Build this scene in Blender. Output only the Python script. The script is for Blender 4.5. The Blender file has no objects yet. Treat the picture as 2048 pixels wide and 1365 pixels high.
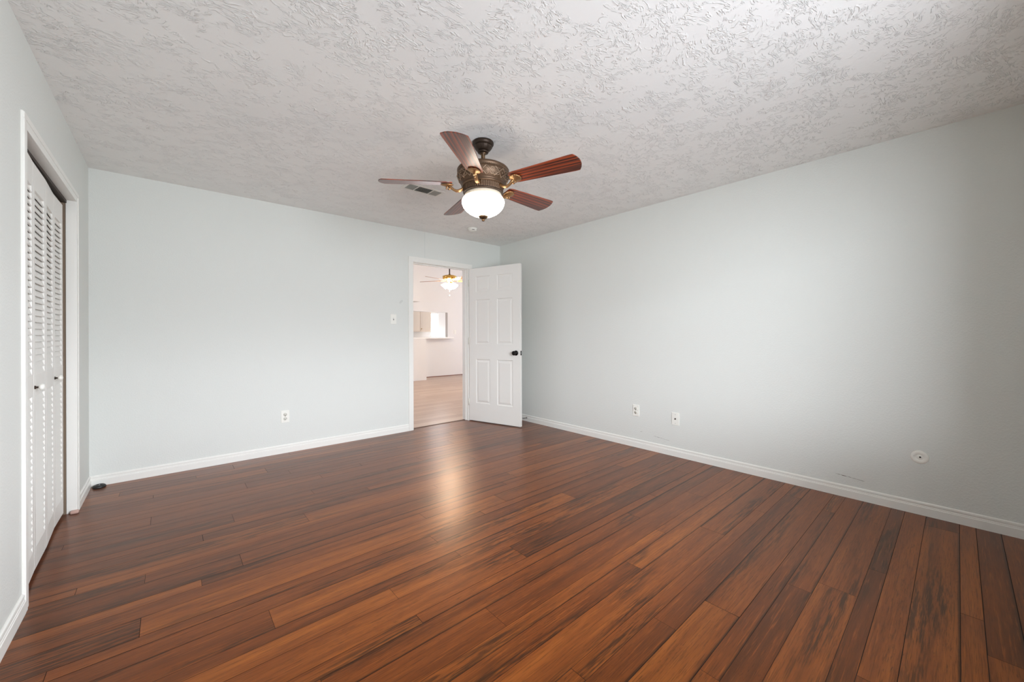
import bpy, bmesh, math, random
from mathutils import Vector, Matrix
from math import sin, cos, pi, radians

random.seed(7)
SC = bpy.context.scene
COL = SC.collection

# ------------------------------------------------------------------ camera
H = 1.1514
TH = 0.71951
ROLL = -0.0030907
F = Vector((sin(TH), cos(TH), 0)); R = Vector((cos(TH), -sin(TH), 0)); U = Vector((0, 0, 1))
R2 = cos(ROLL) * R + sin(ROLL) * U
U2 = -sin(ROLL) * R + cos(ROLL) * U
cam = bpy.data.cameras.new('camera'); camo = bpy.data.objects.new('camera', cam); COL.objects.link(camo)
cam.sensor_width = 36.0; cam.sensor_fit = 'HORIZONTAL'; cam.lens = 781.673 * 36.0 / 2048
cam.shift_y = -(682.5 - 670.841) / 2048
cam.clip_start = 0.02
m = Matrix.Identity(4)
for i in range(3):
    m[i][0] = R2[i]; m[i][1] = U2[i]; m[i][2] = -F[i]
m[0][3], m[1][3], m[2][3] = 0, 0, H
camo.matrix_world = m
SC.camera = camo

# ------------------------------------------------------------------ room sizes
XL, XR, YB, YF, CEIL = -0.4638, 3.5982, 4.3685, -0.28, 2.44
WT = 0.12                                  # wall thickness
YH = YB + WT                               # near face of the living area
YFAR, XHL, XHR, ZH = 9.55, -1.2, 9.6, 3.3  # living area
YK = 12.4                                  # kitchen end wall
WIN = (0.62, 2.04, 0.84, 2.02)             # window in the wall behind the camera: x0 x1 z0 z1
DX0, DX1, DZ = 2.232, 3.034, 2.045         # doorway
CY0, CY1, CZ = 2.62, 3.805, 2.035          # closet opening

# ------------------------------------------------------------------ world, lights, exposure
SKY = 53.0
w = bpy.data.worlds.new('sky'); SC.world = w; w.use_nodes = True
nt = w.node_tree; nt.nodes.clear()
tc = nt.nodes.new('ShaderNodeTexCoord'); sep = nt.nodes.new('ShaderNodeSeparateXYZ')
mr = nt.nodes.new('ShaderNodeValToRGB')
e = mr.color_ramp.elements
e[0].position = 0.25; e[0].color = (0.145, 0.152, 0.165, 1)
e[1].position = 0.42; e[1].color = (0.42, 0.45, 0.48, 1)
q = e.new(0.535); q.color = (0.48, 0.51, 0.55, 1)
q = e.new(0.60); q.color = (0.93, 0.985, 1.06, 1)
mp = nt.nodes.new('ShaderNodeMapRange'); mp.inputs[1].default_value = -1; mp.inputs[2].default_value = 1
bg = nt.nodes.new('ShaderNodeBackground'); ow = nt.nodes.new('ShaderNodeOutputWorld')
bg.inputs[1].default_value = SKY
L = nt.links.new
L(tc.outputs['Generated'], sep.inputs[0]); L(sep.outputs[2], mp.inputs[0]); L(mp.outputs[0], mr.inputs[0])
L(mr.outputs[0], bg.inputs[0]); L(bg.outputs[0], ow.inputs[0])

def area(name, loc, rot, sx, sy, power, col=(1, 1, 1), portal=False, spread=180):
    l = bpy.data.lights.new(name, 'AREA'); l.shape = 'RECTANGLE'; l.size = sx; l.size_y = sy
    l.energy = power; l.color = col; l.spread = radians(spread)
    if portal: l.cycles.is_portal = True
    o = bpy.data.objects.new(name, l); o.location = loc; o.rotation_euler = rot; COL.objects.link(o); return o
area('window_portal', ((WIN[0] + WIN[1]) / 2, YF - 0.02, (WIN[2] + WIN[3]) / 2), (pi / 2, 0, 0), WIN[1] - WIN[0], WIN[3] - WIN[2], 1, portal=True)
# two fill lamps added off view to brighten the living area like daylight
area('living_fill_right', (XHR - 0.15, 7.0, 1.5), (0, pi / 2, 0), 1.8, 3.6, 105, (0.90, 0.98, 1.12))
area('living_fill_left', (0.2, 7.2, 1.4), (0, -pi / 2, 0), 1.8, 2.6, 40, (0.90, 0.98, 1.12))
area('kitchen_window_light', (7.9, YK - 0.15, 1.6), (-pi / 2, 0, 0), 1.2, 1.0, 75, (0.95, 0.98, 1.05))

SC.view_settings.view_transform = 'Standard'; SC.view_settings.look = 'None'
SC.view_settings.gamma = 1; SC.view_settings.use_curve_mapping = False
SC.view_settings.exposure = 0.0
cy = SC.cycles
cy.use_denoising = True
cy.max_bounces = 14; cy.diffuse_bounces = 8; cy.glossy_bounces = 4; cy.transmission_bounces = 4
cy.sample_clamp_indirect = 6.0
cy.caustics_reflective = False; cy.caustics_refractive = False

# ------------------------------------------------------------------ materials
def s2l(c):
    return tuple((x / 12.92 if x <= 0.04045 else ((x + 0.055) / 1.055) ** 2.4) for x in [v / 255 for v in c])
def pm(name, rgb, rough=0.5, metal=0.0, spec=0.5, emis=None, es=0.0, coat=0.0):
    mt = bpy.data.materials.new(name); mt.use_nodes = True
    b = mt.node_tree.nodes['Principled BSDF']
    b.inputs['Base Color'].default_value = (*s2l(rgb), 1)
    b.inputs['Roughness'].default_value = rough; b.inputs['Metallic'].default_value = metal
    b.inputs['Specular IOR Level'].default_value = spec
    b.inputs['Coat Weight'].default_value = coat
    if emis: b.inputs['Emission Color'].default_value = (*emis, 1); b.inputs['Emission Strength'].default_value = es
    return mt
class NT:
    def __init__(s, mt): s.t = mt.node_tree; s.b = s.t.nodes['Principled BSDF']
    def n(s, typ, **kw):
        x = s.t.nodes.new(typ)
        for k, v in kw.items():
            if k.startswith('i_'):
                key = k[2:]; key = int(key) if key.isdigit() else key.replace('_', ' ')
                x.inputs[key].default_value = v
            else: setattr(x, k, v)
        return x
    def l(s, a, b): s.t.links.new(a, b)
    def math(s, op, a, b=None, c=None, clamp=False):
        x = s.n('ShaderNodeMath', operation=op, use_clamp=clamp)
        for i, v in enumerate((a, b, c)):
            if v is None: continue
            if hasattr(v, 'is_linked'): s.l(v, x.inputs[i])
            else: x.inputs[i].default_value = v
        return x.outputs[0]
    def smooth(s, v, a, b):
        x = s.n('ShaderNodeMapRange', interpolation_type='SMOOTHSTEP'); s.l(v, x.inputs[0])
        x.inputs[1].default_value = a; x.inputs[2].default_value = b; return x.outputs[0]
    def mix(s, f, a, b, mode='MIX'):
        x = s.n('ShaderNodeMix', data_type='RGBA', blend_type=mode)
        for i, v in ((0, f), (6, a), (7, b)):
            if hasattr(v, 'is_linked'): s.l(v, x.inputs[i])
            elif i: x.inputs[i].default_value = (*v, 1)
            else: x.inputs[i].default_value = v
        return x.outputs[2]
    def obj(s): return s.n('ShaderNodeTexCoord').outputs['Object']
    def noise(s, vec, scale, detail=2, rough=.5, dist=0.0):
        x = s.n('ShaderNodeTexNoise'); s.l(vec, x.inputs['Vector'])
        x.inputs['Scale'].default_value = scale; x.inputs['Detail'].default_value = detail
        x.inputs['Roughness'].default_value = rough; x.inputs['Distortion'].default_value = dist
        return x.outputs[0]
    def mapping(s, vec, scale=(1, 1, 1), rot=(0, 0, 0), loc=(0, 0, 0)):
        x = s.n('ShaderNodeMapping'); s.l(vec, x.inputs[0])
        x.inputs['Scale'].default_value = scale; x.inputs['Rotation'].default_value = rot; x.inputs['Location'].default_value = loc
        return x.outputs[0]
    def bump(s, h, dist=1.0, strength=1.0):
        x = s.n('ShaderNodeBump'); s.l(h, x.inputs['Height']); x.inputs['Distance'].default_value = dist
        x.inputs['Strength'].default_value = strength
        s.l(x.outputs[0], s.b.inputs['Normal']); return x

def wall_mat(name, rgb, bump=0.00035):
    mt = pm(name, rgb, 0.62, spec=0.3); t = NT(mt); v = t.obj()
    a = t.noise(v, 95, 2, .5); b = t.smooth(a, .42, .62)
    t.bump(t.math('MULTIPLY', b, bump), 1.0)
    return mt
M_WALL = wall_mat('wall_paint', (221, 223, 219))
M_WALLH = wall_mat('warm_white_paint', (232, 230, 228), .0001)
M_TRIM = pm('trim_white', (236, 235, 230), 0.38)
M_DOOR = pm('door_white', (232, 230, 225), 0.42)
M_PLATE = pm('plate_white', (238, 237, 230), 0.35)
M_PLATE2 = pm('plate_ivory', (226, 224, 214), 0.4)
M_DARK = pm('slot_dark', (38, 36, 34), 0.6)
M_BLACK = pm('black_metal', (22, 18, 17), 0.3, 0.6)
M_RUBBER = pm('black_rubber', (28, 27, 27), 0.45)
M_STEEL = pm('brushed_steel', (170, 170, 170), 0.35, 0.9)
M_PINK = pm('beige_plastic', (196, 160, 148), 0.4)
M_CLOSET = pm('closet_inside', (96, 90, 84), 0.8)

def ceiling_mat():
    mt = pm('textured_ceiling', (243, 242, 240), 0.75, spec=0.2); t = NT(mt); v = t.obj()
    wob = t.n('ShaderNodeTexNoise'); t.l(v, wob.inputs['Vector']); wob.inputs['Scale'].default_value = 3.1; wob.inputs['Detail'].default_value = 2
    sub = t.n('ShaderNodeVectorMath', operation='MULTIPLY_ADD'); t.l(wob.outputs['Color'], sub.inputs[0])
    sub.inputs[1].default_value = (.22, .22, .22); t.l(v, sub.inputs[2])
    hs = []
    for k, (rot, sc, off, thr) in enumerate(((0.62, (11, 25, 11), 0, .53), (-0.35, (12, 22, 12), 5, .55), (1.5, (13, 21, 13), 11, .57))):
        c = t.mapping(sub.outputs[0], sc, (0, 0, rot), (off, off, 0))
        n = t.noise(c, 1.0, 3, .62, .9)
        r = t.math('ABSOLUTE', t.math('SUBTRACT', n, .5))
        r = t.smooth(r, .050, .0)                                   # thin contour ridge
        r = t.math('MULTIPLY', r, t.smooth(t.noise(t.mapping(v, (1, 1, 1), (0, 0, 0), (3, off, 2)), 34, 2, .6), .40, .54))
        msk = t.smooth(t.noise(t.mapping(v, (1, 1, 1), (0, 0, 0), (off * 3, 1, off)), 7.5, 2, .6), thr - .05, thr + .03)
        hs.append(t.math('MULTIPLY', r, msk))
    h = t.math('MAXIMUM', t.math('MAXIMUM', hs[0], hs[1]), hs[2])
    fine = t.math('MULTIPLY', t.noise(v, 60, 3, .6), .18)
    h = t.math('ADD', h, fine)
    t.bump(t.math('MULTIPLY', h, .0027), 1.0)
    return mt
M_CEIL = ceiling_mat()

def floor_mat():
    mt = pm('wood_planks', (120, 70, 40), 0.3, spec=0.5); t = NT(mt); v = t.obj()
    at = t.n('ShaderNodeAttribute', attribute_name='plank'); sp = t.n('ShaderNodeSeparateColor'); t.l(at.outputs['Color'], sp.inputs[0])
    r1, r2, r3 = sp.outputs[0], sp.outputs[1], sp.outputs[2]
    off = t.n('ShaderNodeCombineXYZ'); t.l(t.math('MULTIPLY', r1, 37.0), off.inputs[0]); t.l(t.math('MULTIPLY', r2, 23.0), off.inputs[1]); t.l(t.math('MULTIPLY', r3, 51.0), off.inputs[2])
    av = t.n('ShaderNodeVectorMath', operation='ADD'); t.l(v, av.inputs[0]); t.l(off.outputs[0], av.inputs[1]); p = av.outputs[0]
    base = t.n('ShaderNodeValToRGB'); el = base.color_ramp.elements
    el[0].position = 0; el[0].color = (*s2l((96, 56, 36)), 1); el[1].position = 1; el[1].color = (*s2l((176, 112, 62)), 1)
    q = el.new(.3); q.color = (*s2l((124, 72, 42)), 1)
    q = el.new(.65); q.color = (*s2l((146, 88, 50)), 1)
    broad = t.noise(t.mapping(p, (1.2, 20, 1)), 1.0, 3, .55)
    tone = t.math('ADD', t.math('MULTIPLY', r1, .62), t.math('MULTIPLY', t.math('SUBTRACT', broad, .5), 1.25))
    t.l(t.math('ADD', tone, .17, clamp=True), base.inputs[0])
    col = base.outputs[0]
    fine = t.noise(t.mapping(p, (9, 260, 1)), 1.0, 3, .7)
    col = t.mix(t.math('MULTIPLY', t.smooth(fine, .47, .66), .62), col, s2l((84, 50, 34)))
    fine2 = t.noise(t.mapping(p, (6, 170, 3)), 1.0, 2, .6)
    col = t.mix(t.math('MULTIPLY', t.smooth(fine2, .56, .72), .45), col, s2l((190, 120, 62)))
    # black charred streaks on some planks
    big = t.noise(t.mapping(p, (.9, 7, 1)), 1.0, 2, .5)
    stre = t.noise(t.mapping(p, (5, 95, 2)), 1.0, 3, .75)
    amt = t.math('MULTIPLY', t.smooth(t.math('ADD', big, t.math('MULTIPLY', r3, .20)), .60, .76), t.smooth(stre, .42, .60))
    col = t.mix(t.math('MULTIPLY', amt, .85), col, s2l((44, 34, 30)))
    # dashes
    d = t.noise(t.mapping(p, (26, 330, 2)), 1.0, 1, .5)
    dm = t.math('MULTIPLY', t.smooth(d, .64, .72), t.smooth(t.noise(t.mapping(p, (1.5, 9, 1)), 1.0, 1), .45, .62))
    col = t.mix(t.math('MULTIPLY', dm, .6), col, s2l((50, 34, 26)))
    # dark edge staining stored per plank edge
    ed = t.n('ShaderNodeAttribute', attribute_name='edge')
    em = t.math('MULTIPLY', t.smooth(t.math('ADD', ed.outputs['Fac'], t.math('MULTIPLY', t.math('SUBTRACT', stre, .5), .5)), .55, .95), .8)
    col = t.mix(em, col, s2l((40, 30, 27)))
    col = t.mix(1.0, col, (.66, .53, .33), "MULTIPLY")
    t.l(col, t.b.inputs['Base Color'])
    t.b.inputs['IOR'].default_value = 1.50; t.b.inputs['Sheen Weight'].default_value = .10; t.b.inputs['Sheen Roughness'].default_value = .30; t.b.inputs['Specular Tint'].default_value = (1, .42, .14, 1)
    rg = t.math('ADD', t.math('MULTIPLY', t.noise(v, 5, 3, .6), .05), .277)
    t.l(rg, t.b.inputs['Roughness'])
    hgt = t.math('ADD', t.math('MULTIPLY', fine, .00006), t.math('MULTIPLY', t.noise(t.mapping(p, (1.6, 9, 1)), 1.0, 1), .0009))
    t.bump(hgt, 1.0)
    return mt
M_FLOOR = floor_mat()
M_GROOVE = pm('plank_groove', (22, 15, 12), 0.8)

def hall_floor_mat():
    mt = pm('pale_laminate', (188, 164, 148), 0.38); t = NT(mt); v = t.obj()
    br = t.n('ShaderNodeTexBrick', offset=.37); t.l(v, br.inputs['Vector'])
    br.inputs['Scale'].default_value = 1.0; br.inputs['Brick Width'].default_value = 1.2; br.inputs['Row Height'].default_value = .15
    br.inputs['Mortar Size'].default_value = .0022; br.inputs['Bias'].default_value = 0
    br.inputs['Color1'].default_value = (*s2l((192, 170, 154)), 1); br.inputs['Color2'].default_value = (*s2l((176, 150, 134)), 1); br.inputs['Mortar'].default_value = (*s2l((140, 116, 100)), 1)
    n = t.noise(t.mapping(v, (2, 34, 1)), 1, 3, .6, .4)
    col = t.mix(t.math('MULTIPLY', t.smooth(n, .45, .7), .45), br.outputs[0], s2l((158, 132, 116)))
    t.l(col, t.b.inputs['Base Color']); return mt
M_HALL = hall_floor_mat()

def blade_mat(name, dark, light, sx=2.2):
    mt = pm(name, light, 0.38, coat=.55); mt.node_tree.nodes['Principled BSDF'].inputs['Coat Roughness'].default_value = .32; t = NT(mt); v = t.obj()
    n = t.noise(t.mapping(v, (sx * .5, 62, 1)), 1.0, 2, .5)
    n2 = t.noise(t.mapping(v, (6, 230, 1)), 1.0, 2, .6)
    a = t.math('ADD', n, t.math('MULTIPLY', t.math('SUBTRACT', n2, .5), .3))
    col = t.mix(t.smooth(a, .40, .60), s2l(dark), s2l(light)); t.l(col, t.b.inputs['Base Color']); return mt
M_BLADE = blade_mat('walnut_blade', (58, 22, 14), (150, 62, 26))
M_BRONZE = pm('aged_bronze', (92, 70, 50), 0.42, 0.75)
t = NT(M_BRONZE); v = t.obj(); col = t.mix(t.smooth(t.noise(v, 60, 2), .4, .65), s2l((66, 50, 38)), s2l((120, 92, 62))); t.l(col, t.b.inputs['Base Color'])
M_BRONZED = pm('dark_bronze', (58, 45, 36), 0.45, 0.6)
M_GOLD = pm('antique_gold', (158, 122, 84), 0.40, 0.8)
M_HOUSE = pm('housing_bronze', (96, 74, 56), 0.42, 0.6)
M_RELIEF = pm('relief_bronze', (150, 128, 108), 0.4, 0.7)
M_BRASS = pm('polished_brass', (205, 165, 90), 0.2, 0.95)
M_BOWL = pm('lit_glass_bowl', (250, 246, 238), 0.3, emis=(1.0, .90, .76), es=12.0)
M_SHADE = pm('lit_glass_shade', (250, 240, 220), 0.3, emis=(1.0, .84, .62), es=150.0)
M_BLADE2 = blade_mat('oak_blade', (150, 96, 50), (206, 150, 92))
M_CAB = pm('cabinet_cream', (242, 228, 212), 0.45)
M_COUNTER = pm('counter_white', (244, 242, 238), 0.3)
M_BROWNTRIM = pm('brown_shoe_moulding', (120, 76, 56), 0.4)
M_PATCH = pm('patch_compound', (196, 200, 203), 0.8)
M_SCUFF = pm('scuff_mark', (96, 88, 80), 0.8)
M_SEAM = pm('drywall_seam', (196, 203, 200), 0.7)

# ------------------------------------------------------------------ mesh helpers
def V(*a): return Vector(a)
def bx(bm, x0, x1, y0, y1, z0, z1, mi=0, M=None):
    vs = [bm.verts.new((x, y, z)) for z in (z0, z1) for y in (y0, y1) for x in (x0, x1)]
    if M is not None:
        for q in vs: q.co = M @ q.co
    for f in ((0, 2, 3, 1), (4, 5, 7, 6), (0, 1, 5, 4), (2, 6, 7, 3), (0, 4, 6, 2), (1, 3, 7, 5)):
        fa = bm.faces.new([vs[i] for i in f]); fa.material_index = mi
    return vs
def lathe(bm, prof, n=48, M=None, rf=None, mi=0):
    rings = []
    for (r, z) in prof:
        ring = []
        for k in range(n):
            a = 2 * pi * k / n; rr = max(r, 1e-5)
            if rf: rr = rf(rr, z, a)
            p = V(rr * cos(a), rr * sin(a), z)
            if M is not None: p = M @ p
            ring.append(bm.verts.new(p))
        rings.append(ring)
    for i in range(len(rings) - 1):
        for k in range(n):
            k2 = (k + 1) % n
            f = bm.faces.new((rings[i][k], rings[i][k2], rings[i + 1][k2], rings[i + 1][k])); f.smooth = True; f.material_index = mi
    for ring in (rings[0], rings[-1]):
        try:
            f = bm.faces.new(ring); f.material_index = mi
        except Exception: pass
def tube(bm, pts, rad, n=8, M=None, sx=1.0, mi=0):
    pts = [Vector(p) for p in pts]; rings = []
    for i, p in enumerate(pts):
        a = pts[max(i - 1, 0)]; b = pts[min(i + 1, len(pts) - 1)]
        d = (b - a).normalized(); up = V(0, 0, 1) if abs(d.z) < .95 else V(1, 0, 0)
        s = d.cross(up).normalized(); u2 = s.cross(d).normalized()
        r = rad[i] if isinstance(rad, (list, tuple)) else rad
        ring = []
        for k in range(n):
            an = 2 * pi * k / n; q = p + s * (cos(an) * r * sx) + u2 * (sin(an) * r)
            if M is not None: q = M @ q
            ring.append(bm.verts.new(q))
        rings.append(ring)
    for i in range(len(rings) - 1):
        for k in range(n):
            k2 = (k + 1) % n; f = bm.faces.new((rings[i][k], rings[i][k2], rings[i + 1][k2], rings[i + 1][k])); f.smooth = True; f.material_index = mi
    bm.faces.new(rings[0][::-1]).material_index = mi; bm.faces.new(rings[-1]).material_index = mi
def sphere(bm, c, r, sc=(1, 1, 1), n=12, M=None):
    lathe(bm, [(r * sin(pi * i / 8) * 1.0, -r * cos(pi * i / 8) * sc[2]) for i in range(9)], n, (M if M is not None else Matrix()) @ Matrix.Translation(c))
def prism(bm, prof, axis, a, b, M=None, mi=0):
    """prof = list of (u, z); extruded along axis 'x' or 'y' from a to b (u is the other horizontal axis)"""
    def P(u, z, t): return V(t, u, z) if axis == 'x' else V(u, t, z)
    A = [bm.verts.new(P(u, z, a)) for u, z in prof]; B = [bm.verts.new(P(u, z, b)) for u, z in prof]; n = len(prof)
    for i in range(n):
        j = (i + 1) % n; bm.faces.new((A[i], A[j], B[j], B[i])).material_index = mi
    bm.faces.new(A[::-1]).material_index = mi; bm.faces.new(B).material_index = mi
    if M is not None:
        for q in A + B: q.co = M @ q.co
def ob(name, bm, mat, parent=None, loc=None, rot=None, bevel=0, smooth=False):
    bmesh.ops.recalc_face_normals(bm, faces=bm.faces[:])
    me = bpy.data.meshes.new(name); bm.to_mesh(me); bm.free()
    for mm in (mat if isinstance(mat, (list, tuple)) else [mat]): me.materials.append(mm)
    if smooth:
        for p in me.polygons: p.use_smooth = True
    o = bpy.data.objects.new(name, me); COL.objects.link(o)
    if parent: o.parent = parent
    if loc is not None: o.location = loc
    if rot is not None: o.rotation_euler = rot
    if bevel:
        md = o.modifiers.new('bevel', 'BEVEL'); md.width = bevel; md.segments = 2; md.limit_method = 'ANGLE'; md.angle_limit = radians(40)
    return o
def struct(o): o['kind'] = 'structure'; return o
def tag(o, label, cat, group=None):
    o['label'] = label; o['category'] = cat
    if group: o['group'] = group
    return o
def empty(name, loc, rz=0.0):
    o = bpy.data.objects.new(name, None); o.empty_display_size = .1; o.location = loc; o.rotation_euler = (0, 0, rz); COL.objects.link(o); return o
NB = bmesh.new

# ------------------------------------------------------------------ floor planks
JO = {9: 2.2, 12: 1.74, 13: 2.58, 14: 2.26, 16: 1.37, 17: 1.74, 18: 1.48, 19: 1.04, 20: 2.39, 21: 1.74, 22: 2.16, 23: 1.0, 24: 2.22,
      25: .76, 26: 1.39, 27: .75, 28: 1.14, 29: .31, 30: 1.12, 31: -.32, 32: -.09, 33: 1.21, 34: .11, 35: .275, 36: -.09, 37: -.32,
      38: .65, 39: .14, 40: 1.12, 41: .3, 42: .79, 43: -.44, 44: -.09, 45: .93, 46: 1.28, 47: .44, 48: .76, 49: -.09, 50: .62, 52: .16, 53: .42}
TONE = {(13, 0): .3, (14, 1): .35}
bm = NB()
lc = bm.loops.layers.float_color.new('plank'); le = bm.loops.layers.float.new('edge')
FX0, FX1, FY0, FY1 = -1.35, XR + .01, YF - .05, 4.44
bx(bm, FX0, FX1, FY0, FY1, -.03, -.0025, 1)
y = -.161 - .2955 * 3; ri = 0; PL = 1.843; rng = random.Random(11)
G = .0008
while y < FY1:
    for wd in (.094, .0635, .138):
        y0, y1 = y, y + wd; y += wd
        j = JO.get(ri, rng.uniform(-.4, 1.4)); ri += 1
        if y1 < FY0 or y0 > FY1: continue
        a0, a1 = max(y0, FY0), min(y1, FY1)
        x = j
        while x > FX0: x -= PL
        while x < FX1:
            x0, x1 = max(x, FX0), min(x + PL, FX1); x += PL
            if x1 - x0 < .01: continue
            c = (rng.random(), rng.random(), rng.random(), 1)
            elo = rng.random() < .22; ehi = rng.random() < .10
            g = G * (1.7 if rng.random() < .3 else 1)
            xs = (x0 + g * .8, x1 - g * .8); ys = [a0 + g, a0 + min(.022, wd * .3), a1 - min(.022, wd * .3), a1 - g]
            ev = [1.0 if elo else 0, 0, 0, 1.0 if ehi else 0]
            for k in range(3):
                vs = [bm.verts.new((xs[0], ys[k], 0)), bm.verts.new((xs[1], ys[k], 0)), bm.verts.new((xs[1], ys[k + 1], 0)), bm.verts.new((xs[0], ys[k + 1], 0))]
                f = bm.faces.new(vs)
                for lp, eo in zip(f.loops, (ev[k], ev[k], ev[k + 1], ev[k + 1])): lp[lc] = c; lp[le] = eo
me = bpy.data.meshes.new('floor'); bm.to_mesh(me); bm.free(); me.materials.append(M_FLOOR); me.materials.append(M_GROOVE)
fl = bpy.data.objects.new('floor', me); COL.objects.link(fl); struct(fl)

bm = NB(); bx(bm, XHL, XHR, 4.44, YFAR + .12, -.03, 0.0); struct(ob('floor', bm, M_HALL))
bm = NB(); bx(bm, XHL, XHR, YFAR + .12, YK, -.03, 0.0); struct(ob('floor', bm, M_HALL))

# ------------------------------------------------------------------ ceiling and walls
bm = NB(); bx(bm, XL - WT, XR + WT, YF - WT, YB + WT, CEIL, CEIL + .1); struct(ob('ceiling', bm, M_CEIL))
bm = NB(); bx(bm, XHL, XHR, YH, YK + .1, ZH, ZH + .1); struct(ob('ceiling', bm, M_WALLH))
# back wall with doorway
bm = NB()
for a in ((XL - WT, DX0 - .02, 0, CEIL), (DX1 + .02, XR + WT, 0, CEIL), (DX0 - .02, DX1 + .02, DZ + .02, CEIL)):
    bx(bm, a[0], a[1], YB, YH - .004, a[2], a[3])
struct(ob('wall_back', bm, M_WALL))
# side of that wall that faces the living area
bm = NB()
for a in ((XHL, DX0 - .02, 0, ZH), (DX1 + .02, XHR, 0, ZH), (DX0 - .02, DX1 + .02, DZ + .02, ZH)):
    bx(bm, a[0], a[1], YH - .004, YH + .01, a[2], a[3])
struct(ob('wall_living', bm, M_WALLH))
bm = NB(); bx(bm, XR, XR + WT, YF - WT, YB, 0, CEIL); struct(ob('wall_right', bm, M_WALL))
bm = NB()
for a in ((YF - WT, CY0 - .02, 0, CEIL), (CY1 + .02, YB, 0, CEIL), (CY0 - .02, CY1 + .02, CZ + .02, CEIL)):
    bx(bm, XL - WT, XL, a[0], a[1], a[2], a[3])
struct(ob('wall_left', bm, M_WALL))
# closet interior
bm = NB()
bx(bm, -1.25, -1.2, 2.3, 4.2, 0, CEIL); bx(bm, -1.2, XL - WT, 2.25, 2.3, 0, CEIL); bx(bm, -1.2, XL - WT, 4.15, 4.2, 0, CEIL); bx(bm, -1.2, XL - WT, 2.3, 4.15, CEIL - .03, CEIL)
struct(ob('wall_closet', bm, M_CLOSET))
# front wall with window
bm = NB(); W = WIN
for a in ((XL - WT, W[0], 0, CEIL), (W[1], XR + WT, 0, CEIL), (W[0], W[1], 0, W[2]), (W[0], W[1], W[3], CEIL)):
    bx(bm, a[0], a[1], YF - WT, YF, a[2], a[3])
struct(ob('wall_front', bm, M_WALL))
wf = struct(empty('window_1', (0, 0, 0)))
bm = NB()
for a in ((W[0], W[0] + .05, W[2], W[3]), (W[1] - .05, W[1], W[2], W[3]), (W[0], W[1], W[2], W[2] + .05), (W[0], W[1], W[3] - .05, W[3]), ((W[0] + W[1]) / 2 - .03, (W[0] + W[1]) / 2 + .03, W[2], W[3])):
    bx(bm, a[0], a[1], YF - .09, YF - .04, a[2], a[3])
ob('window_frame', bm, M_TRIM, wf)
bm = NB(); bx(bm, W[0] - .05, W[1] + .05, YF - .02, YF + .04, W[2] - .025, W[2]); ob('window_sill', bm, M_TRIM, wf, bevel=.003)

# unseen porch roof, added to block steep sky light through the window
bm = NB(); bx(bm, XL - 1.5, XR + 1.5, YF - WT - 1.5, YF - WT, 2.34, 2.46); struct(ob('sky_block_roof', bm, M_TRIM))

# far rooms
PX1, PZ0, PZ1 = 5.94, 1.10, 1.80
bm = NB()
bx(bm, XHL, 4.6, YFAR, YFAR + .12, 0, ZH) ; bx(bm, PX1, XHR, YFAR, YFAR + .12, 0, ZH); bx(bm, 4.6, PX1, YFAR, YFAR + .12, 0, PZ0 - .04); bx(bm, 4.6, PX1, YFAR, YFAR + .12, PZ1, ZH)
struct(ob('wall_far', bm, M_WALLH))
bm = NB(); bx(bm, 4.0, 4.99, YFAR - .5, YFAR, 0, 1.06); struct(ob('wall_half', bm, M_WALLH))
bm = NB(); bx(bm, 4.0, 4.92, YFAR - .32, YFAR, 2.04, 2.40); struct(ob('wall_return', bm, M_WALLH))
bm = NB(); bx(bm, XHL - .1, XHL, YH, YK, 0, ZH); struct(ob('wall_west', bm, M_WALLH))
bm = NB(); bx(bm, XHR, XHR + .1, YH, YK, 0, ZH); struct(ob('wall_east', bm, M_WALLH))
KX0, KX1, KZ0, KZ1 = 7.02, 7.32, 1.12, 1.95
bm = NB()
for a in ((XHL, KX0, 0, ZH), (KX1, XHR, 0, ZH), (KX0, KX1, 0, KZ0), (KX0, KX1, KZ1, ZH)): bx(bm, a[0], a[1], YK, YK + .1, a[2], a[3])
struct(ob('wall_kitchen', bm, M_WALLH))
k = struct(empty('window_2', (KX0, YK, KZ0)))
bm = NB()
for a in ((0, .025, 0, KZ1 - KZ0), (KX1 - KX0 - .025, KX1 - KX0, 0, KZ1 - KZ0), (.025, KX1 - KX0 - .025, 0, .025), (.025, KX1 - KX0 - .025, KZ1 - KZ0 - .025, KZ1 - KZ0)): bx(bm, a[0], a[1], .02, .06, a[2], a[3])
ob('window_frame', bm, M_TRIM, k)
bm = NB(); prism(bm, [(YFAR, 0), (YFAR, .022), (YFAR - .012, .016), (YFAR - .018, 0)], 'x', 4.995, XHR)
struct(ob('baseboard_far', bm, M_BROWNTRIM))
# pass-through counter shelf
bm = NB(); bx(bm, 4.62, 6.02, YFAR - .20, YFAR + .20, PZ0 - .04, PZ0)
tag(ob('counter_shelf', bm, M_COUNTER, bevel=.006), 'white ledge at the bottom of the pass-through opening seen through the doorway', 'counter')
# kitchen wall cabinets seen through the opening
kc = empty('kitchen_cabinet', (5.2, YK - .36, 1.28)); tag(kc, 'cream kitchen wall cabinet with two visible doors behind the pass-through opening', 'cabinet')
bm = NB(); bx(bm, 0, 1.62, 0, .33, 0, .95); ob('cabinet_body', bm, M_CAB, kc)
for (a, b, kx) in ((0.02, .40, .36), (.41, .80, .76), (.81, 1.19, .86), (1.20, 1.59, 1.24)):
    bm = NB(); bx(bm, a, b, -.02, 0, .02, .93); bx(bm, a + .05, b - .05, -.024, -.02, .08, .87)
    d = ob('cabinet_door', bm, M_CAB, kc, bevel=.002)
    bm = NB(); sphere(bm, V(kx, -.035, .1), .016); ob('knob', bm, M_BRASS, d)
kb = NB(); bx(kb, 4.0, XHR - .3, YK - .6, YK, .88, .92); tag(ob('kitchen_counter', kb, M_COUNTER), 'white kitchen worktop under the bright kitchen window', 'counter')
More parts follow.
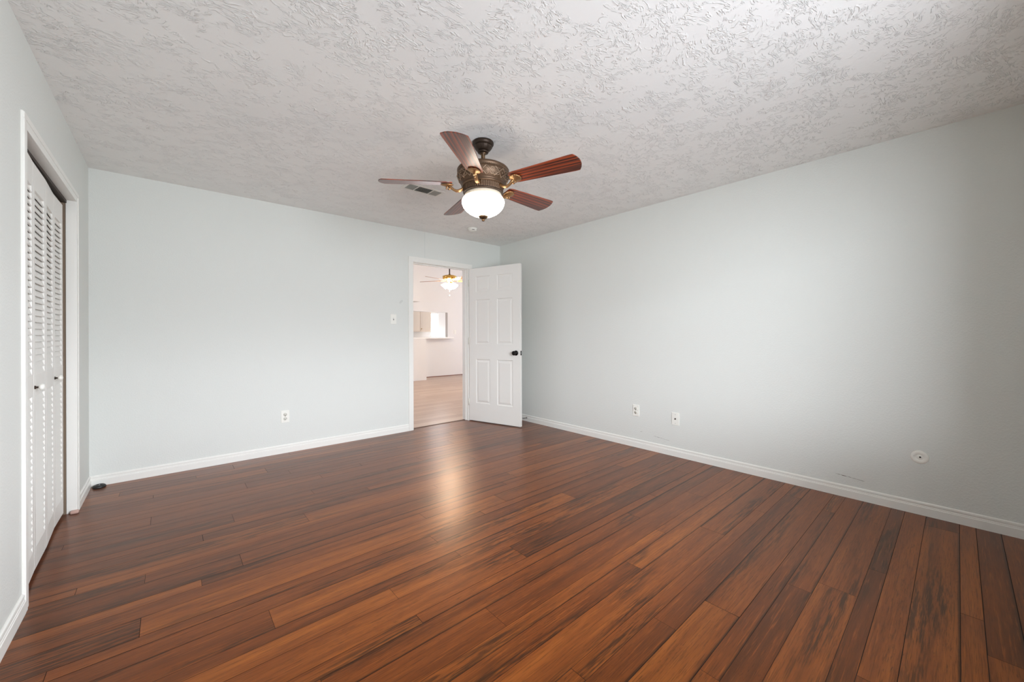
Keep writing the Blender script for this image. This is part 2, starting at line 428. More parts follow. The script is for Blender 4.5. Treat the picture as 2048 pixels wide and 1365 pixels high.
bm = NB(); bx(bm, 6.15, 6.22, YFAR - .008, YFAR, 1.19, 1.31); bx(bm, 6.18, 6.19, YFAR - .014, YFAR - .008, 1.24, 1.26)
tag(ob('light_switch', bm, M_PLATE), 'small white switch plate on the far wall right of the pass-through opening', 'light switch')

# ------------------------------------------------------------------ baseboards
BH = .083
def bprof(sgn, w0):   # profile from the wall plane w0 growing by sgn
    return [(w0, 0), (w0 + sgn * .012, 0), (w0 + sgn * .012, .050), (w0 + sgn * .0095, .053), (w0 + sgn * .0095, .058), (w0 + sgn * .0075, .060), (w0 + sgn * .0075, .066),
            (w0 + sgn * .009, .070), (w0 + sgn * .008, .078), (w0 + sgn * .003, BH), (w0, BH)]
CW = .06
bm = NB(); prism(bm, bprof(-1, YB), 'x', XL, DX0 - CW - .006); prism(bm, bprof(-1, YB), 'x', DX1 + CW + .006, XR); struct(ob('baseboard_back', bm, M_TRIM))
bm = NB(); prism(bm, bprof(-1, XR), 'y', YF, YB); struct(ob('baseboard_right', bm, M_TRIM))
bm = NB(); prism(bm, bprof(1, XL), 'y', YF, CY0 - CW); prism(bm, bprof(1, XL), 'y', CY1 + CW, YB); struct(ob('baseboard_left', bm, M_TRIM))
bm = NB(); prism(bm, bprof(1, YF), 'x', XL, XR); struct(ob('baseboard_front', bm, M_TRIM))

# ------------------------------------------------------------------ door casing, jamb
def casing(bm, axis, a0, a1, ztop, wall, sgn, t=.012, wd=.06):
    def B(u0, u1, z0, z1, tt):
        lo, hi = sorted((wall, wall + sgn * tt))
        if axis == 'x': bx(bm, u0, u1, lo, hi, z0, z1)
        else: bx(bm, lo, hi, u0, u1, z0, z1)
    for (u0, u1, inner) in ((a0 - wd, a0, 1), (a1, a1 + wd, 0)):
        B(u0, u1, 0, ztop + wd, t * .72)
        if inner: B(u0 + .002, u0 + wd * .45, 0, ztop + wd * .55, t)
        else: B(u1 - wd * .45, u1 - .002, 0, ztop + wd * .55, t)
    B(a0, a1, ztop, ztop + wd, t * .72); B(a0 - wd + .002, a1 + wd - .002, ztop + wd * .55, ztop + wd - .002, t)
bm = NB(); casing(bm, 'x', DX0 - .006, DX1 + .006, DZ + .006, YB, -1, t=.013)
casing(bm, 'x', DX0 - .006, DX1 + .006, DZ + .006, YH + .01, 1, t=.012)
struct(ob('trim_1', bm, M_TRIM, bevel=.0015))
bm = NB()
bx(bm, DX0 - .02, DX0, YB - .001, YH + .011, 0, DZ + .02); bx(bm, DX1, DX1 + .02, YB - .001, YH + .011, 0, DZ + .02); bx(bm, DX0, DX1, YB - .001, YH + .011, DZ, DZ + .02)
bx(bm, DX0, DX0 + .011, YB + .038, YB + .075, 0, DZ); bx(bm, DX1 - .011, DX1, YB + .038, YB + .075, 0, DZ); bx(bm, DX0 + .011, DX1 - .011, YB + .038, YB + .075, DZ - .011, DZ)
jb = struct(ob('trim_2', bm, M_TRIM, bevel=.001))
bm = NB(); bx(bm, DX0, DX0 + .002, YB + .008, YB + .034, .90, .96); bx(bm, DX0 + .0015, DX0 + .003, YB + .014, YB + .028, .917, .943)
ob('strike_plate', bm, M_STEEL, jb)
bm = NB(); bx(bm, DX0, DX1, 4.425, 4.455, 0, .004); struct(ob('trim_3', bm, pm('threshold_brown', (96, 64, 44), .45), bevel=.001))

# ------------------------------------------------------------------ open six panel door
HINGE = V(3.0405, 4.3435, .012)
A_DOOR = radians(-73.3)
LW, LH, LT = .800, 2.032, .035
# local x along the leaf from the hinge, local y: thickness; face towards camera is -y after rotation? (leaf points to -73 deg, so camera side normal is (-.956,-.29) = local -y)
dr = struct(empty('door_1', HINGE, A_DOOR))
def rect_ring(bm, x0, x1, z0, z1, y, d, inset, s):
    """moulded recessed panel: groove then raised field; s = outward sign of the face along y"""
    lev = [(0, 0), (.006, -.007), (.016, -.008), (inset, -.001)]
    rings = []
    for ins, dy in lev:
        yy = y + s * dy
        rings.append([bm.verts.new(V(x0 + ins, yy, z0 + ins)), bm.verts.new(V(x1 - ins, yy, z0 + ins)), bm.verts.new(V(x1 - ins, yy, z1 - ins)), bm.verts.new(V(x0 + ins, yy, z1 - ins))])
    for a, b in zip(rings, rings[1:]):
        for i in range(4): bm.faces.new((a[i], a[(i + 1) % 4], b[(i + 1) % 4], b[i]))
    bm.faces.new(rings[-1])
cols = [(.112, .340), (.452, .688)]
rws = [(.238, .822), (1.022, 1.612), (1.716, 1.920)]
bm = NB()
xs = [0, cols[0][0], cols[0][1], cols[1][0], cols[1][1], LW]; zs = [0, rws[0][0], rws[0][1], rws[1][0], rws[1][1], rws[2][0], rws[2][1], LH]
for s, yy in ((-1, 0.0), (1, LT)):
    for i in range(5):
        for j in range(7):
            if i in (1, 3) and j in (1, 3, 5): rect_ring(bm, xs[i], xs[i + 1], zs[j], zs[j + 1], yy, 0, .040, s)
            else: bm.faces.new([bm.verts.new(V(*p)) for p in ((xs[i], yy, zs[j]), (xs[i + 1], yy, zs[j]), (xs[i + 1], yy, zs[j + 1]), (xs[i], yy, zs[j + 1]))])
for q in (((0, 0), (0, LT)), ((LW, 0), (LW, LT))):
    bm.faces.new([bm.verts.new(V(q[0][0], q[0][1], 0)), bm.verts.new(V(q[1][0], q[1][1], 0)), bm.verts.new(V(q[1][0], q[1][1], LH)), bm.verts.new(V(q[0][0], q[0][1], LH))])
for z in (0, LH): bm.faces.new([bm.verts.new(V(*p)) for p in ((0, 0, z), (LW, 0, z), (LW, LT, z), (0, LT, z))])
bmesh.ops.remove_doubles(bm, verts=bm.verts[:], dist=1e-5)
ob('door_leaf', bm, M_DOOR, dr)
KX, KZ = LW - .062, .928 - .012
for s, y0 in ((-1, 0.0), (1, LT)):
    bm = NB(); Mx = Matrix.Translation(V(KX, y0, KZ)) @ Matrix.Rotation(radians(90 if s < 0 else -90), 4, 'X')
    lathe(bm, [(.001, 0), (.032, 0), (.032, .004), (.027, .008), (.012, .010), (.011, .030), (.014, .034), (.024, .040), (.0285, .050), (.027, .060), (.019, .067), (.001, .069)], 32, Mx)
    ob('door_knob', bm, M_BLACK, dr)['label'] = 'round black door knob'
bm = NB(); bx(bm, LW, LW + .0015, .005, .030, KZ - .028, KZ + .028); ob('latch_plate', bm, M_BLACK, dr)
bm = NB(); bx(bm, LW + .001, LW + .011, .011, .024, KZ - .007, KZ + .007); ob('latch_bolt', bm, M_STEEL, dr)
for hz in (.20, 1.02, 1.80):
    bm = NB(); lathe(bm, [(.001, 0), (.0065, 0), (.0065, .088), (.001, .088)], 12, Matrix.Translation(V(-.004, -.003, hz)))
    bx(bm, -.0015, 0, 0, .030, hz, hz + .088); ob('hinge', bm, M_PLATE2, dr)

# ------------------------------------------------------------------ closet: casing + bifold louvred doors
bm = NB(); casing(bm, 'y', CY0, CY1, CZ, XL, 1, t=.012)
bx(bm, XL - WT, XL + .001, CY0 - .02, CY0, 0, CZ + .02); bx(bm, XL - .041, XL + .001, CY1, CY1 + .02, 0, CZ + .02); bx(bm, XL - WT, XL + .001, CY0, CY1, CZ, CZ + .02)
struct(ob('trim_4', bm, M_TRIM, bevel=.0015))
bm = NB(); bx(bm, XL - WT, XL - .042, CY1 + .004, CY1 + .02, 0, CZ + .02); struct(ob('trim_9', bm, pm('shaded_jamb', (128, 110, 92), .7)))  # rear jamb coloured brown to stand in for the shade behind the doors
bm = NB(); bx(bm, XL - .062, XL - .036, CY0, CY1, CZ - .018, CZ); struct(ob('trim_5', bm, pm('shaded_track', (58, 46, 38), .6)))  # track strip, its dark colour painting the shadow gap above the doors

PT, PH, PZ = .026, 1.972, .022       # panel thickness, height, bottom gap
def louvre_panel(parent, A, B, knob=False):
    """A, B = (x, y) of the visible front line of the panel from near to far end"""
    A = V(A[0], A[1], PZ); B = V(B[0], B[1], PZ); wd = (B - A).length - .004
    e = (B - A).normalized(); nrm = V(e.y, -e.x, 0)      # towards the room (+x)
    Mx = Matrix(((e.x, nrm.x, 0, A.x + e.x * .002), (e.y, nrm.y, 0, A.y + e.y * .002), (0, 0, 1, A.z), (0, 0, 0, 1)))
    ST = .036; rails = [(0, .105), (.842, .945), (1.845 - .0, PH)]
    bm = NB()
    for a in ((0, ST), (wd - ST, wd)): bx(bm, a[0], a[1], -PT, 0, 0, PH)
    for a in rails: bx(bm, ST, wd - ST, -PT, 0, a[0], a[1])
    p = ob('door_panel', bm, M_DOOR, parent, bevel=.002); p.matrix_local = Mx
    bm = NB(); pitch = .0318
    for z0, z1 in ((.105, .842), (.945, 1.845)):
        n = int(round((z1 - z0) / pitch)); ph = (z1 - z0) / n
        for i in range(n):
            zc = z0 + (i + .5) * ph; c = V(0, -PT / 2 + .006, zc)
            Rm = Matrix.Translation(c) @ Matrix.Rotation(radians(-73), 4, 'X')   # front edge low, back edge high
            bx(bm, ST - .002, wd - ST + .002, -.0185, .0185, -.0021, .0021, 0, Rm)
    lv = ob('louvre_slats', bm, M_DOOR, p)
    if knob:
        bm = NB(); Kx = Matrix.Translation(V(.018, 0, .905 - PZ)) @ Matrix.Rotation(radians(-90), 4, 'X')
        lathe(bm, [(.001, 0), (.009, 0), (.008, .003), (.0045, .006), (.0045, .014)], 16, Kx)
        s = ob('knob_shank', bm, M_BRONZED, p)
        bm = NB(); lathe(bm, [(.004, .012), (.009, .014), (.015, .019), (.0165, .024), (.014, .030), (.006, .033), (.0005, .0335)], 24, Kx)
        ob('knob', bm, M_PLATE, s)['label'] = 'white round closet knob'
    return p
P = [(-.478, 2.655), (-.492, 2.93), (-.498, 3.222), (-.513, 3.512), (-.513, 3.775)]
# a slight zigzag: odd joints sit deeper
d2 = struct(empty('door_2', (0, 0, 0))); louvre_panel(d2, P[0], P[1]); louvre_panel(d2, P[1], P[2], True)
d3 = struct(empty('door_3', (0, 0, 0))); louvre_panel(d3, P[2], P[3]); louvre_panel(d3, P[3], P[4], True)
# near pair's joint hinges
bm = NB(); 
bx(bm, -.020, .018, -.016, .016, 0, .020)
tag(ob('floor_bracket', bm, M_PINK, loc=(-.466, 3.79, 0), bevel=.006), 'small pinkish plastic pivot bracket on the floor at the far closet jamb', 'bracket')

# ------------------------------------------------------------------ wall plates
def plate(name, face, c, w, h, kind, label, cat, group=None):
    """face: 'b' back wall (normal -y), 'r' right wall (normal -x)"""
    o = empty(name, c, 0 if face == 'b' else -pi / 2)
    # local: x right, -y outward, z up
    if face == 'r': o.rotation_euler = (0, 0, -pi / 2)
    bm = NB(); bx(bm, -w / 2, w / 2, -.006, 0, -h / 2, h / 2); ob('plate', bm, M_PLATE, o, bevel=.0025)
    if kind == 'outlet':
        for zz in (.020, -.020):
            bm = NB(); lathe(bm, [(.0005, 0), (.0165, 0), (.0165, .002), (.0005, .002)], 24, Matrix.Translation(V(0, -.006, zz)) @ Matrix.Rotation(radians(90), 4, 'X'))
            rc = ob('socket', bm, M_PLATE2, o)
            bm = NB(); bx(bm, -.0085, -.0055, -.0088, -.0079, zz - .001, zz + .008); bx(bm, .0045, .0075, -.0088, -.0079, zz - .001, zz + .008)
            bx(bm, -.0035, .0025, -.0088, -.0079, zz - .011, zz - .006); ob('slots', bm, M_DARK, rc)
        bm = NB(); sphere(bm, V(0, -.006, 0), .0028); ob('screw', bm, M_STEEL, o)
    elif kind == 'switch':
        bm = NB(); bx(bm, -.005, .005, -.0068, -.006, -.012, .012); s = ob('switch_slot', bm, M_DARK, o)
        bm = NB(); bx(bm, -.004, .004, -.016, -.006, -.001, .010); ob('toggle', bm, M_PLATE, s, bevel=.001)
        for zz in (.03, -.03):
            bm = NB(); sphere(bm, V(0, -.006, zz), .0026); ob('screw', bm, M_PLATE2, o)
    elif kind == 'coax':
        bm = NB(); Mx = Matrix.Translation(V(0, -.006, 0)) @ Matrix.Rotation(radians(90), 4, 'X')
        lathe(bm, [(.0005, 0), (.0065, 0), (.0065, .004), (.0045, .0045), (.0045, .010), (.0005, .010)], 12, Mx); ob('cable_connector', bm, M_BRONZED, o)
        for zz in (.042, -.042):
            bm = NB(); sphere(bm, V(0, -.006, zz), .0030); ob('screw', bm, M_STEEL, o)
    elif kind == 'round':
        pass
    return tag(o, label, cat, group)
plate('light_switch', 'b', (1.977, YB, 1.344), .072, .116, 'switch', 'white single toggle light switch on the back wall left of the doorway', 'light switch')
plate('wall_outlet', 'b', (.854, YB, .358), .072, .118, 'outlet', 'white double outlet low on the back wall left of the doorway', 'outlet')
plate('wall_outlet', 'r', (XR, 2.177, .377), .072, .116, 'outlet', 'white double outlet on the right wall nearer to the open door', 'outlet')
plate('cable_outlet', 'r', (XR, 1.762, .355), .074, .118, 'coax', 'white cable plate with one dark connector on the right wall', 'cable outlet')
rp = empty('round_cover_plate', (XR, .163, .365), -pi / 2); tag(rp, 'round white cover plate with a small dark hole low on the right wall', 'cover plate')
Mx = Matrix.Rotation(radians(90), 4, 'X')
bm = NB(); lathe(bm, [(.0005, .006), (.010, .006), (.011, .0052), (.020, .0052), (.021, .0065), (.034, .0065), (.040, .0045), (.0425, 0)], 40, Mx); ob('plate', bm, M_PLATE, rp)
bm = NB(); lathe(bm, [(.0005, .0068), (.0050, .0068), (.0050, .0055)], 12, Matrix.Translation(V(.002, 0, .001)) @ Mx); ob('cable_hole', bm, M_DARK, rp)
bm = NB(); sphere(bm, V(-.026, -.0065, .003), .0016); ob('screw', bm, M_STEEL, rp)

# ------------------------------------------------------------------ marks on the walls (real dirt)
def scuff(name, p0, p1, segs, mat, label):
    """one thin irregular smear on the right wall; segs = list of (t, half height)"""
    bm = NB(); lo = []; hi = []; rg = random.Random(4)
    for t_, h in segs:
        yy = p0[0] + (p1[0] - p0[0]) * t_; zz = p0[1] + (p1[1] - p0[1]) * t_ + rg.uniform(-.001, .001)
        lo.append((yy, zz - h)); hi.append((yy, zz + h))
    pts = lo + hi[::-1]
    A = [bm.verts.new((XR - .0004, a, b)) for a, b in pts]; B = [bm.verts.new((XR + .0004, a, b)) for a, b in pts]; n = len(pts)
    m2 = len(lo)
    for q in (A, B):
        for i in range(m2 - 1): bm.faces.new((q[i], q[i + 1], q[n - 2 - i], q[n - 1 - i]))
    for i in range(n): bm.faces.new((A[i], A[(i + 1) % n], B[(i + 1) % n], B[i]))
    return tag(ob(name, bm, mat), label, 'scuff mark')
SG = [(0, .0002), (.08, .0006), (.14, .0015), (.2, .0004), (.27, .0022), (.36, .0016), (.42, .0003), (.5, .0014), (.56, .0004), (.66, .0010), (.74, .0005), (.82, .0009), (.92, .0012), (1, .0002)]
scuff('scuff_mark', (.585, .152), (.425, .136), SG, M_SCUFF, 'thin dark scuff on the right wall above the baseboard near the round cover plate')
M_LS = pm('light_scuff', (158, 155, 150), .8)
scuff('scuff_mark', (2.135, .168), (2.085, .172), SG[:9], M_LS, 'faint short scuff on the right wall just below the double outlet')
scuff('scuff_mark', (1.99, .152), (1.82, .135), SG, M_LS, 'faint broken grey scuff on the right wall below the cable plate')
bm = NB(); ring = [(2.073 + r * cos(a) * 1.0 + r * sin(a) * .8, 1.553 + r * sin(a) * 1.3) for a, r in [(2 * pi * i / 14, .018 * (1 + .25 * sin(i * 2.3))) for i in range(14)]]
A = [bm.verts.new((x, YB - .0004, z)) for x, z in ring]; B = [bm.verts.new((x, YB + .0004, z)) for x, z in ring]
bm.faces.new(A); bm.faces.new(B[::-1])
for i in range(14): bm.faces.new((A[i], A[(i + 1) % 14], B[(i + 1) % 14], B[i]))
tag(ob('paint_smudge', bm, pm('smudge', (208, 210, 206), .7)), 'faint grey smudge on the back wall above the light switch', 'smudge')
bm = NB(); bx(bm, 2.388, 2.391, YB - .0006, YB, DZ + .07, CEIL); struct(ob('trim_6', bm, M_SEAM))

# ------------------------------------------------------------------ small floor things
bm = NB(); lathe(bm, [(.0005, 0), (.036, 0), (.038, .004), (.036, .014), (.028, .021), (.020, .0215), (.018, .018), (.0005, .018)], 28)
st = tag(ob('door_stop', bm, M_RUBBER, loc=(-.405, 4.315, 0)), 'small round black puck on the floor in the back left corner', 'door stop')
bm = NB(); sphere(bm, V(0, 0, .019), .005); ob('screw', bm, M_STEEL, st)
ds = empty('spring_door_stop', (XR - .012, 3.80, .048)); tag(ds, 'grey spring door stop sticking out of the right baseboard by the open door', 'door stop')
bm = NB(); lathe(bm, [(.0005, 0), (.011, 0), (.011, .003), (.007, .006), (.0005, .006)], 16, Matrix.Rotation(radians(-90), 4, 'Y')); ob('mount', bm, M_STEEL, ds)
bm = NB(); tube(bm, [(-.005 - .055 * i / 80, .006 * cos(i * .75), .006 * sin(i * .75)) for i in range(81)], .0013, 5); ob('spring', bm, M_STEEL, ds)
bm = NB(); lathe(bm, [(.0005, 0), (.008, 0), (.0085, .010), (.006, .014), (.0005, .015)], 16, Matrix.Translation(V(-.058, 0, 0)) @ Matrix.Rotation(radians(-90), 4, 'Y')); ob('rubber_tip', bm, pm('grey_rubber', (150, 150, 150), .6), ds)

# ------------------------------------------------------------------ ceiling things
sd = empty('smoke_detector', (2.746, 3.849, CEIL)); tag(sd, 'round white smoke detector on the ceiling behind the fan', 'smoke detector')
bm = NB(); lathe(bm, [(.0005, 0), (.058, 0), (.058, -.010), (.054, -.012), (.054, -.018), (.050, -.030), (.040, -.037), (.0005, -.038)], 40); ob('housing', bm, M_PLATE, sd)
Mb = Matrix.Rotation(radians(-115), 4, 'Z')
bm = NB(); bx(bm, .044, .0545, -.014, .014, -.030, -.024, 0, Mb); ob('sounder_slot', bm, M_DARK, sd)
# ceiling register seen past the left blade
vt = empty('ceiling_vent', (1.690, 3.110, CEIL)); tag(vt, 'white rectangular ceiling air vent behind the left fan blade', 'vent')
VA, VB = .18, .078
bm = NB()
bx(bm, -VA, VA, -VB, -VB + .022, -.006, 0); bx(bm, -VA, VA, VB - .022, VB, -.006, 0); bx(bm, -VA, -VA + .024, -VB + .022, VB - .022, -.006, 0); bx(bm, VA - .024, VA, -VB + .022, VB - .022, -.006, 0)
bx(bm, -.075, -.066, -VB + .022, VB - .022, -.007, 0); bx(bm, .066, .075, -VB + .022, VB - .022, -.007, 0)
ob('vent_frame', bm, M_TRIM, vt)
bm = NB(); bx(bm, -VA + .02, VA - .02, -VB + .02, VB - .02, -.0015, -.0005); ob('duct_opening', bm, M_DARK, vt)
bm = NB()
for i in range(8):
    xx = -VA + .032 + i * .0098; bx(bm, -.0038, .0038, -VB + .02, VB - .02, -.0008, .0008, 0, Matrix.Translation(V(xx, 0, -.004)) @ Matrix.Rotation(radians(48), 4, 'Y'))
    xx = VA - .032 - i * .0098; bx(bm, -.0062, .0062, -VB + .02, VB - .02, -.0008, .0008, 0, Matrix.Translation(V(xx, 0, -.004)) @ Matrix.Rotation(radians(-12), 4, 'Y'))
for i in range(9):
    yy = -VB + .028 + i * .0125; bx(bm, -.066, .066, -.0060, .0060, -.0008, .0008, 0, Matrix.Translation(V(0, yy, -.004)) @ Matrix.Rotation(radians(28), 4, 'X'))
ob('vent_louvres', bm, pm('vent_grey', (168, 168, 162), .5), vt)
# ------------------------------------------------------------------ main ceiling fan
FC = V(1.577, 2.087, 0)
fan = empty('ceiling_fan', (FC.x, FC.y, CEIL)); tag(fan, 'bronze ceiling fan with five wooden blades and a lit white glass bowl', 'ceiling fan')
Z = lambda z: z - CEIL
def fl(n, amp):
    return lambda r, z, a: r * (1 + amp * cos(n * a))
bm = NB(); lathe(bm, [(.001, Z(2.44)), (.068, Z(2.44)), (.071, Z(2.436)), (.071, Z(2.424)), (.066, Z(2.418)), (.064, Z(2.414))], 48)
lathe(bm, [(.064, Z(2.414)), (.058, Z(2.402)), (.046, Z(2.386)), (.036, Z(2.378))], 72, None, lambda r, z, a: r * (1 + .018 * cos(18 * a)))
lathe(bm, [(.036, Z(2.378)), (.037, Z(2.374)), (.034, Z(2.368)), (.024, Z(2.366)), (.001, Z(2.366))], 48)
ob('canopy', bm, M_BRONZED, fan)
bm = NB(); lathe(bm, [(.001, Z(2.385)), (.0205, Z(2.380)), (.0205, Z(2.362)), (.0135, Z(2.356)), (.0135, Z(2.27)), (.001, Z(2.27))], 24); ob('downrod', bm, M_BRONZE, fan)
mh = [(.001, 2.290), (.030, 2.290), (.034, 2.284), (.080, 2.280), (.125, 2.272), (.155, 2.263), (.168, 2.255), (.173, 2.247), (.173, 2.240), (.168, 2.235), (.166, 2.230),
      (.170, 2.226), (.172, 2.219), (.170, 2.205), (.164, 2.187), (.155, 2.170), (.147, 2.159), (.142, 2.153), (.145, 2.150), (.146, 2.145), (.141, 2.140), (.135, 2.138)]
bm = NB(); lathe(bm, [(r, Z(z)) for r, z in mh], 96); mo = ob('motor_housing', bm, M_HOUSE, fan)
bm = NB(); lathe(bm, [(r, Z(z)) for r, z in [(.134, 2.139), (.133, 2.136), (.132, 2.120), (.131, 2.106), (.130, 2.103)]], 240, None, lambda r, z, a: r * (1 + .018 * cos(60 * a)))
ob('fluted_band', bm, M_HOUSE, mo)
bm = NB(); lathe(bm, [(r, Z(z)) for r, z in [(.001, 2.105), (.130, 2.105), (.134, 2.102), (.134, 2.098), (.128, 2.094), (.118, 2.093), (.001, 2.093)]], 96)
ob('switch_ring', bm, M_BRONZED, fan)
bm = NB()
for k in range(90):
    a = 2 * pi * k / 90; sphere(bm, V(cos(a) * .169, sin(a) * .169, Z(2.2325)), .0034, n=6)
ob('bead_ring', bm, M_RELIEF, mo)
def band_r(z):   # housing radius at height z
    pts = [(2.226, .170), (2.219, .172), (2.205, .170), (2.187, .164), (2.170, .155), (2.159, .147)]
    for (z0, r0), (z1, r1) in zip(pts, pts[1:]):
        if z1 <= z <= z0: return r1 + (r0 - r1) * (z - z1) / (z0 - z1)
    return .170 if z > 2.22 else .147
bm = NB()
NSC = 9
def onband(u, v):   # u angle, v 0..1 along band height
    z = 2.161 + v * .062; r = band_r(z) + .0015; return V(cos(u) * r, sin(u) * r, Z(z))
for k in range(NSC):
    a0 = 2 * pi * k / NSC; wv = 2 * pi / NSC
    for sg in (1, -1):
        for rv in (0, 1):
            tube(bm, [onband(a0 + sg * wv * .5 * (t / 12), abs(rv - (.08 + .84 * (t / 12)))) for t in range(13)], .0028, 6)
        # spiral scroll ends
        for vv, dirr in ((.66, 1), (.34, -1)):
            pts = []
            for t in range(15):
                an = t / 14 * 1.75 * pi; rr = .30 * (1 - t / 18)
                pts.append(onband(a0 + sg * wv * (.36 - rr * .55 * cos(an)), .5 + dirr * .16 + dirr * rr * .62 * sin(an)))
            tube(bm, pts, .0022, 6)
    for du, vv in ((0, .5), (wv / 2, .2), (wv / 2, .8)): sphere(bm, onband(a0 + du, vv), .0048, n=8)
ob('scrollwork', bm, M_RELIEF, mo)
bm = NB(); lathe(bm, [(r, Z(z)) for r, z in [(.001, 2.094), (.120, 2.094), (.122, 2.086), (.128, 2.070), (.125, 2.066), (.001, 2.066)]], 64)
ob('bowl_collar', bm, pm('frosted_collar', (214, 200, 180), .4), fan)
bm = NB(); lathe(bm, [(r, Z(z)) for r, z in [(.125, 2.068), (.133, 2.062), (.140, 2.051), (.1425, 2.038), (.140, 2.024), (.132, 2.004), (.117, 1.985), (.096, 1.968), (.070, 1.954), (.040, 1.946), (.020, 1.944), (.001, 1.944)]], 64)
ob('light_bowl', bm, M_BOWL, fan)['label'] = 'lit white glass bowl'
bm = NB(); lathe(bm, [(r, Z(z)) for r, z in [(.001, 1.950), (.030, 1.949), (.032, 1.945), (.029, 1.938), (.020, 1.930), (.010, 1.925), (.009, 1.922), (.011, 1.919), (.008, 1.914), (.001, 1.912)]], 32)
ob('finial', bm, M_BRONZE, fan)

ZB = 2.158
def blade_mesh():
    bm = NB(); n = 26; L0, L1 = .205, .672
    outline = []
    for i in range(n + 1):
        t = i / n; x = L0 + (L1 - L0) * t
        wdt = .054 + (.076 - .054) * min(1, t * 1.15)
        if t < .05: wdt -= .010 * (1 - t / .05)
        outline.append((x, wdt))
    top = [(x, w_) for x, w_ in outline if x < L1 - .030]
    tip = [(L1 - .026, .0745), (L1 - .010, .048), (L1 - .002, .024), (L1, 0)]
    pos = top + tip
    pts = pos + [(x, -w_) for x, w_ in reversed(pos[:-1])]
    T = .0055
    lo = [bm.verts.new((x, yy, -T / 2)) for x, yy in pts]; hi = [bm.verts.new((x, yy, T / 2)) for x, yy in pts]
    bm.faces.new(lo[::-1]); bm.faces.new(hi)
    for i in range(len(pts)):
        j = (i + 1) % len(pts); bm.faces.new((lo[i], lo[j], hi[j], hi[i]))
    return bm
def arm_mesh():
    """iron arm: starts under the motor, dips, sweeps up to the blade"""
    bm = NB()
    pts = [(.118, -.016), (.140, -.030), (.160, -.041), (.178, -.043), (.196, -.035), (.212, -.022), (.228, -.012)]
    path = [(p[0], 0, p[1]) for p in pts]
    tube(bm, path, [.010, .0105, .010, .009, .008, .0085, .009], 8, None, 1.5)
    return bm
def scroll_mesh():
    bm = NB(); pts = []
    for t in range(16):
        an = -.3 + t / 15 * 1.9 * pi; rr = .015 * (1 - t / 22)
        pts.append((.228 + rr * cos(an), 0, -.027 + rr * sin(an)))
    tube(bm, pts, .0052, 8, None, 1.4); return bm
def medal_mesh():
    bm = NB(); Mx = Matrix.Translation(V(.238, 0, -.004)) @ Matrix.Diagonal(V(1, 1, 1, 1))
    lathe(bm, [(.001, -.014), (.010, -.013), (.014, -.010), (.020, -.008), (.034, -.004), (.040, 0), (.040, .002), (.001, .002)], 64, Mx, lambda r, z, a: r * (1 + (.05 * cos(20 * a) if r > .018 else 0)))
    return bm
bl0 = blade_mesh(); ar0 = arm_mesh(); sc0 = scroll_mesh(); md0 = medal_mesh()
first = None
PITCH = radians(-12.5); A0 = radians(75.8)
for k in range(5):
    a = A0 + k * 2 * pi / 5
    if first is None:
        b = ob('blade', bl0, M_BLADE, fan); br = ob('blade_bracket', ar0, M_GOLD, fan)
        s_ = ob('bracket_scroll', sc0, M_GOLD, br); m_ = ob('bracket_medallion', md0, M_GOLD, br); first = (b, br, s_, m_)
    else:
        b = first[0].copy(); br = first[1].copy(); s_ = first[2].copy(); m_ = first[3].copy()
        for o in (b, br, s_, m_): COL.objects.link(o)
        b.parent = fan; br.parent = fan; s_.parent = br; m_.parent = br
    TILT = Matrix.Rotation(radians(-1.7), 4, V(cos(radians(21)), sin(radians(21)), 0))
    b.matrix_local = Matrix.Translation(V(0, 0, Z(ZB))) @ TILT @ Matrix.Rotation(a, 4, 'Z') @ Matrix.Rotation(PITCH, 4, 'X')
    br.matrix_local = Matrix.Translation(V(0, 0, Z(ZB - .006))) @ TILT @ Matrix.Rotation(a, 4, 'Z')
    m_.matrix_local = Matrix.Rotation(PITCH, 4, 'X')

# ------------------------------------------------------------------ brass fan in the living area
fc = V(4.36, 6.93, 0)
f2 = empty('ceiling_fan', (fc.x, fc.y, ZH)); tag(f2, 'brass ceiling fan with lit glass shades seen through the doorway', 'ceiling fan')
Y = lambda z: (z - .17 if z < 3.2 else z) - ZH
bm = NB(); lathe(bm, [(.001, Y(3.3)), (.07, Y(3.3)), (.06, Y(3.24)), (.02, Y(3.22))], 24); ob('canopy', bm, M_BRASS, f2)
bm = NB(); lathe(bm, [(.012, Y(3.24)), (.012, Y(2.56))], 12); ob('downrod', bm, M_BRONZED, f2)
bm = NB(); lathe(bm, [(.012, Y(2.60)), (.03, Y(2.575)), (.10, Y(2.56)), (.142, Y(2.545)), (.146, Y(2.53)), (.135, Y(2.485)), (.09, Y(2.47)), (.06, Y(2.465)), (.055, Y(2.43)), (.001, Y(2.42))], 32); ob('motor_housing', bm, M_BRASS, f2)
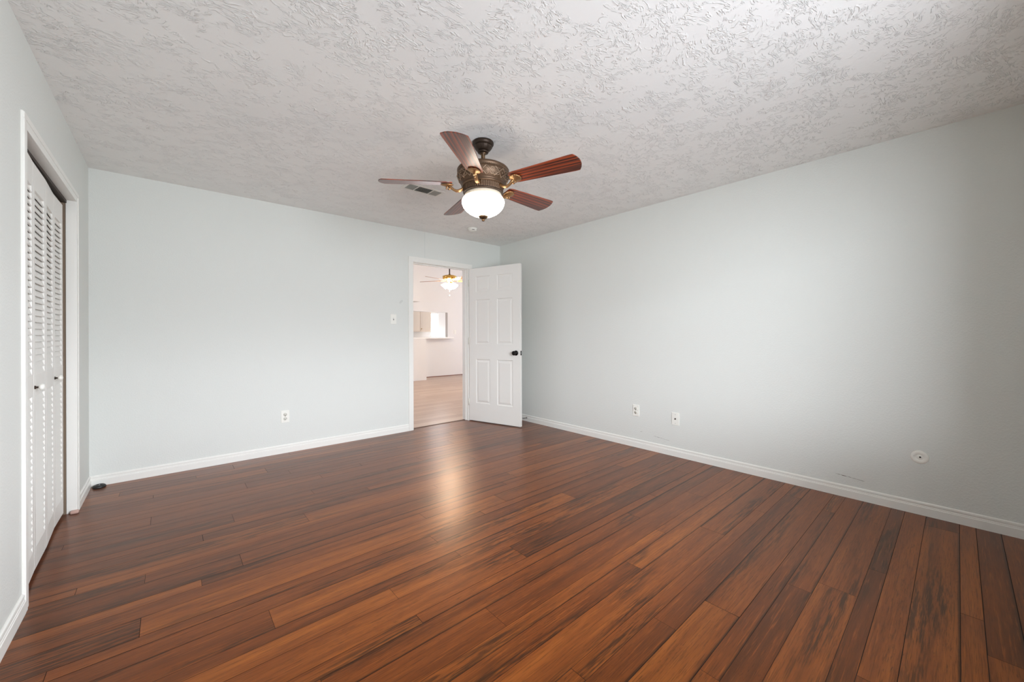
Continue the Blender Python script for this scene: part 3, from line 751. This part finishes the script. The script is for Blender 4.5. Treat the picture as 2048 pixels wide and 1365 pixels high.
bm = NB(); lathe(bm, [(.04, Y(2.43)), (.06, Y(2.41)), (.05, Y(2.38)), (.02, Y(2.36)), (.001, Y(2.355))], 24); ob('light_fitter', bm, M_BRASS, f2)
bm = NB(); vsx = [(.17, .05), (.62, .066), (.65, .05), (.66, 0)]; pts = vsx + [(x, -y_) for x, y_ in reversed(vsx[:-1])]
lo = [bm.verts.new((x, yy, -.003)) for x, yy in pts]; hi = [bm.verts.new((x, yy, .003)) for x, yy in pts]; bm.faces.new(lo[::-1]); bm.faces.new(hi)
for i in range(len(pts)): j = (i + 1) % len(pts); bm.faces.new((lo[i], lo[j], hi[j], hi[i]))
b2 = ob('blade', bm, M_BLADE2, f2); bm = NB(); bx(bm, .08, .22, -.015, .015, -.012, -.004); k2 = ob('blade_bracket', bm, M_BRASS, f2)
for k in range(5):
    a = radians(124.5 + 72 * k)
    if k: 
        c1 = b2.copy(); c2 = k2.copy(); COL.objects.link(c1); COL.objects.link(c2); c1.parent = f2; c2.parent = f2
    else: c1, c2 = b2, k2
    c1.matrix_local = Matrix.Translation(V(0, 0, Y(2.455))) @ Matrix.Rotation(a, 4, 'Z') @ Matrix.Rotation(radians(-11), 4, 'X')
    c2.matrix_local = Matrix.Translation(V(0, 0, Y(2.458))) @ Matrix.Rotation(a, 4, 'Z')
s0 = None
for k in range(4):
    a = radians(45 + 90 * k + 5)
    if s0 is None:
        bm = NB(); lathe(bm, [(.022, 0), (.030, -.01), (.045, -.05), (.058, -.085), (.062, -.10)], 24); s0 = ob('lamp_shade', bm, M_SHADE, f2); s1 = s0
    else: s1 = s0.copy(); COL.objects.link(s1); s1.parent = f2
    s1.matrix_local = Matrix.Translation(V(cos(a) * .06, sin(a) * .06, Y(2.395))) @ Matrix.Rotation(a, 4, 'Z') @ Matrix.Rotation(radians(-42), 4, 'Y')
bm = NB(); lathe(bm, [(.0015, Y(2.36)), (.0015, Y(2.16))], 6); lathe(bm, [(.001, Y(2.165)), (.008, Y(2.155)), (.008, Y(2.12)), (.001, Y(2.11))], 10); ob('pull_chain', bm, M_PLATE2, f2)
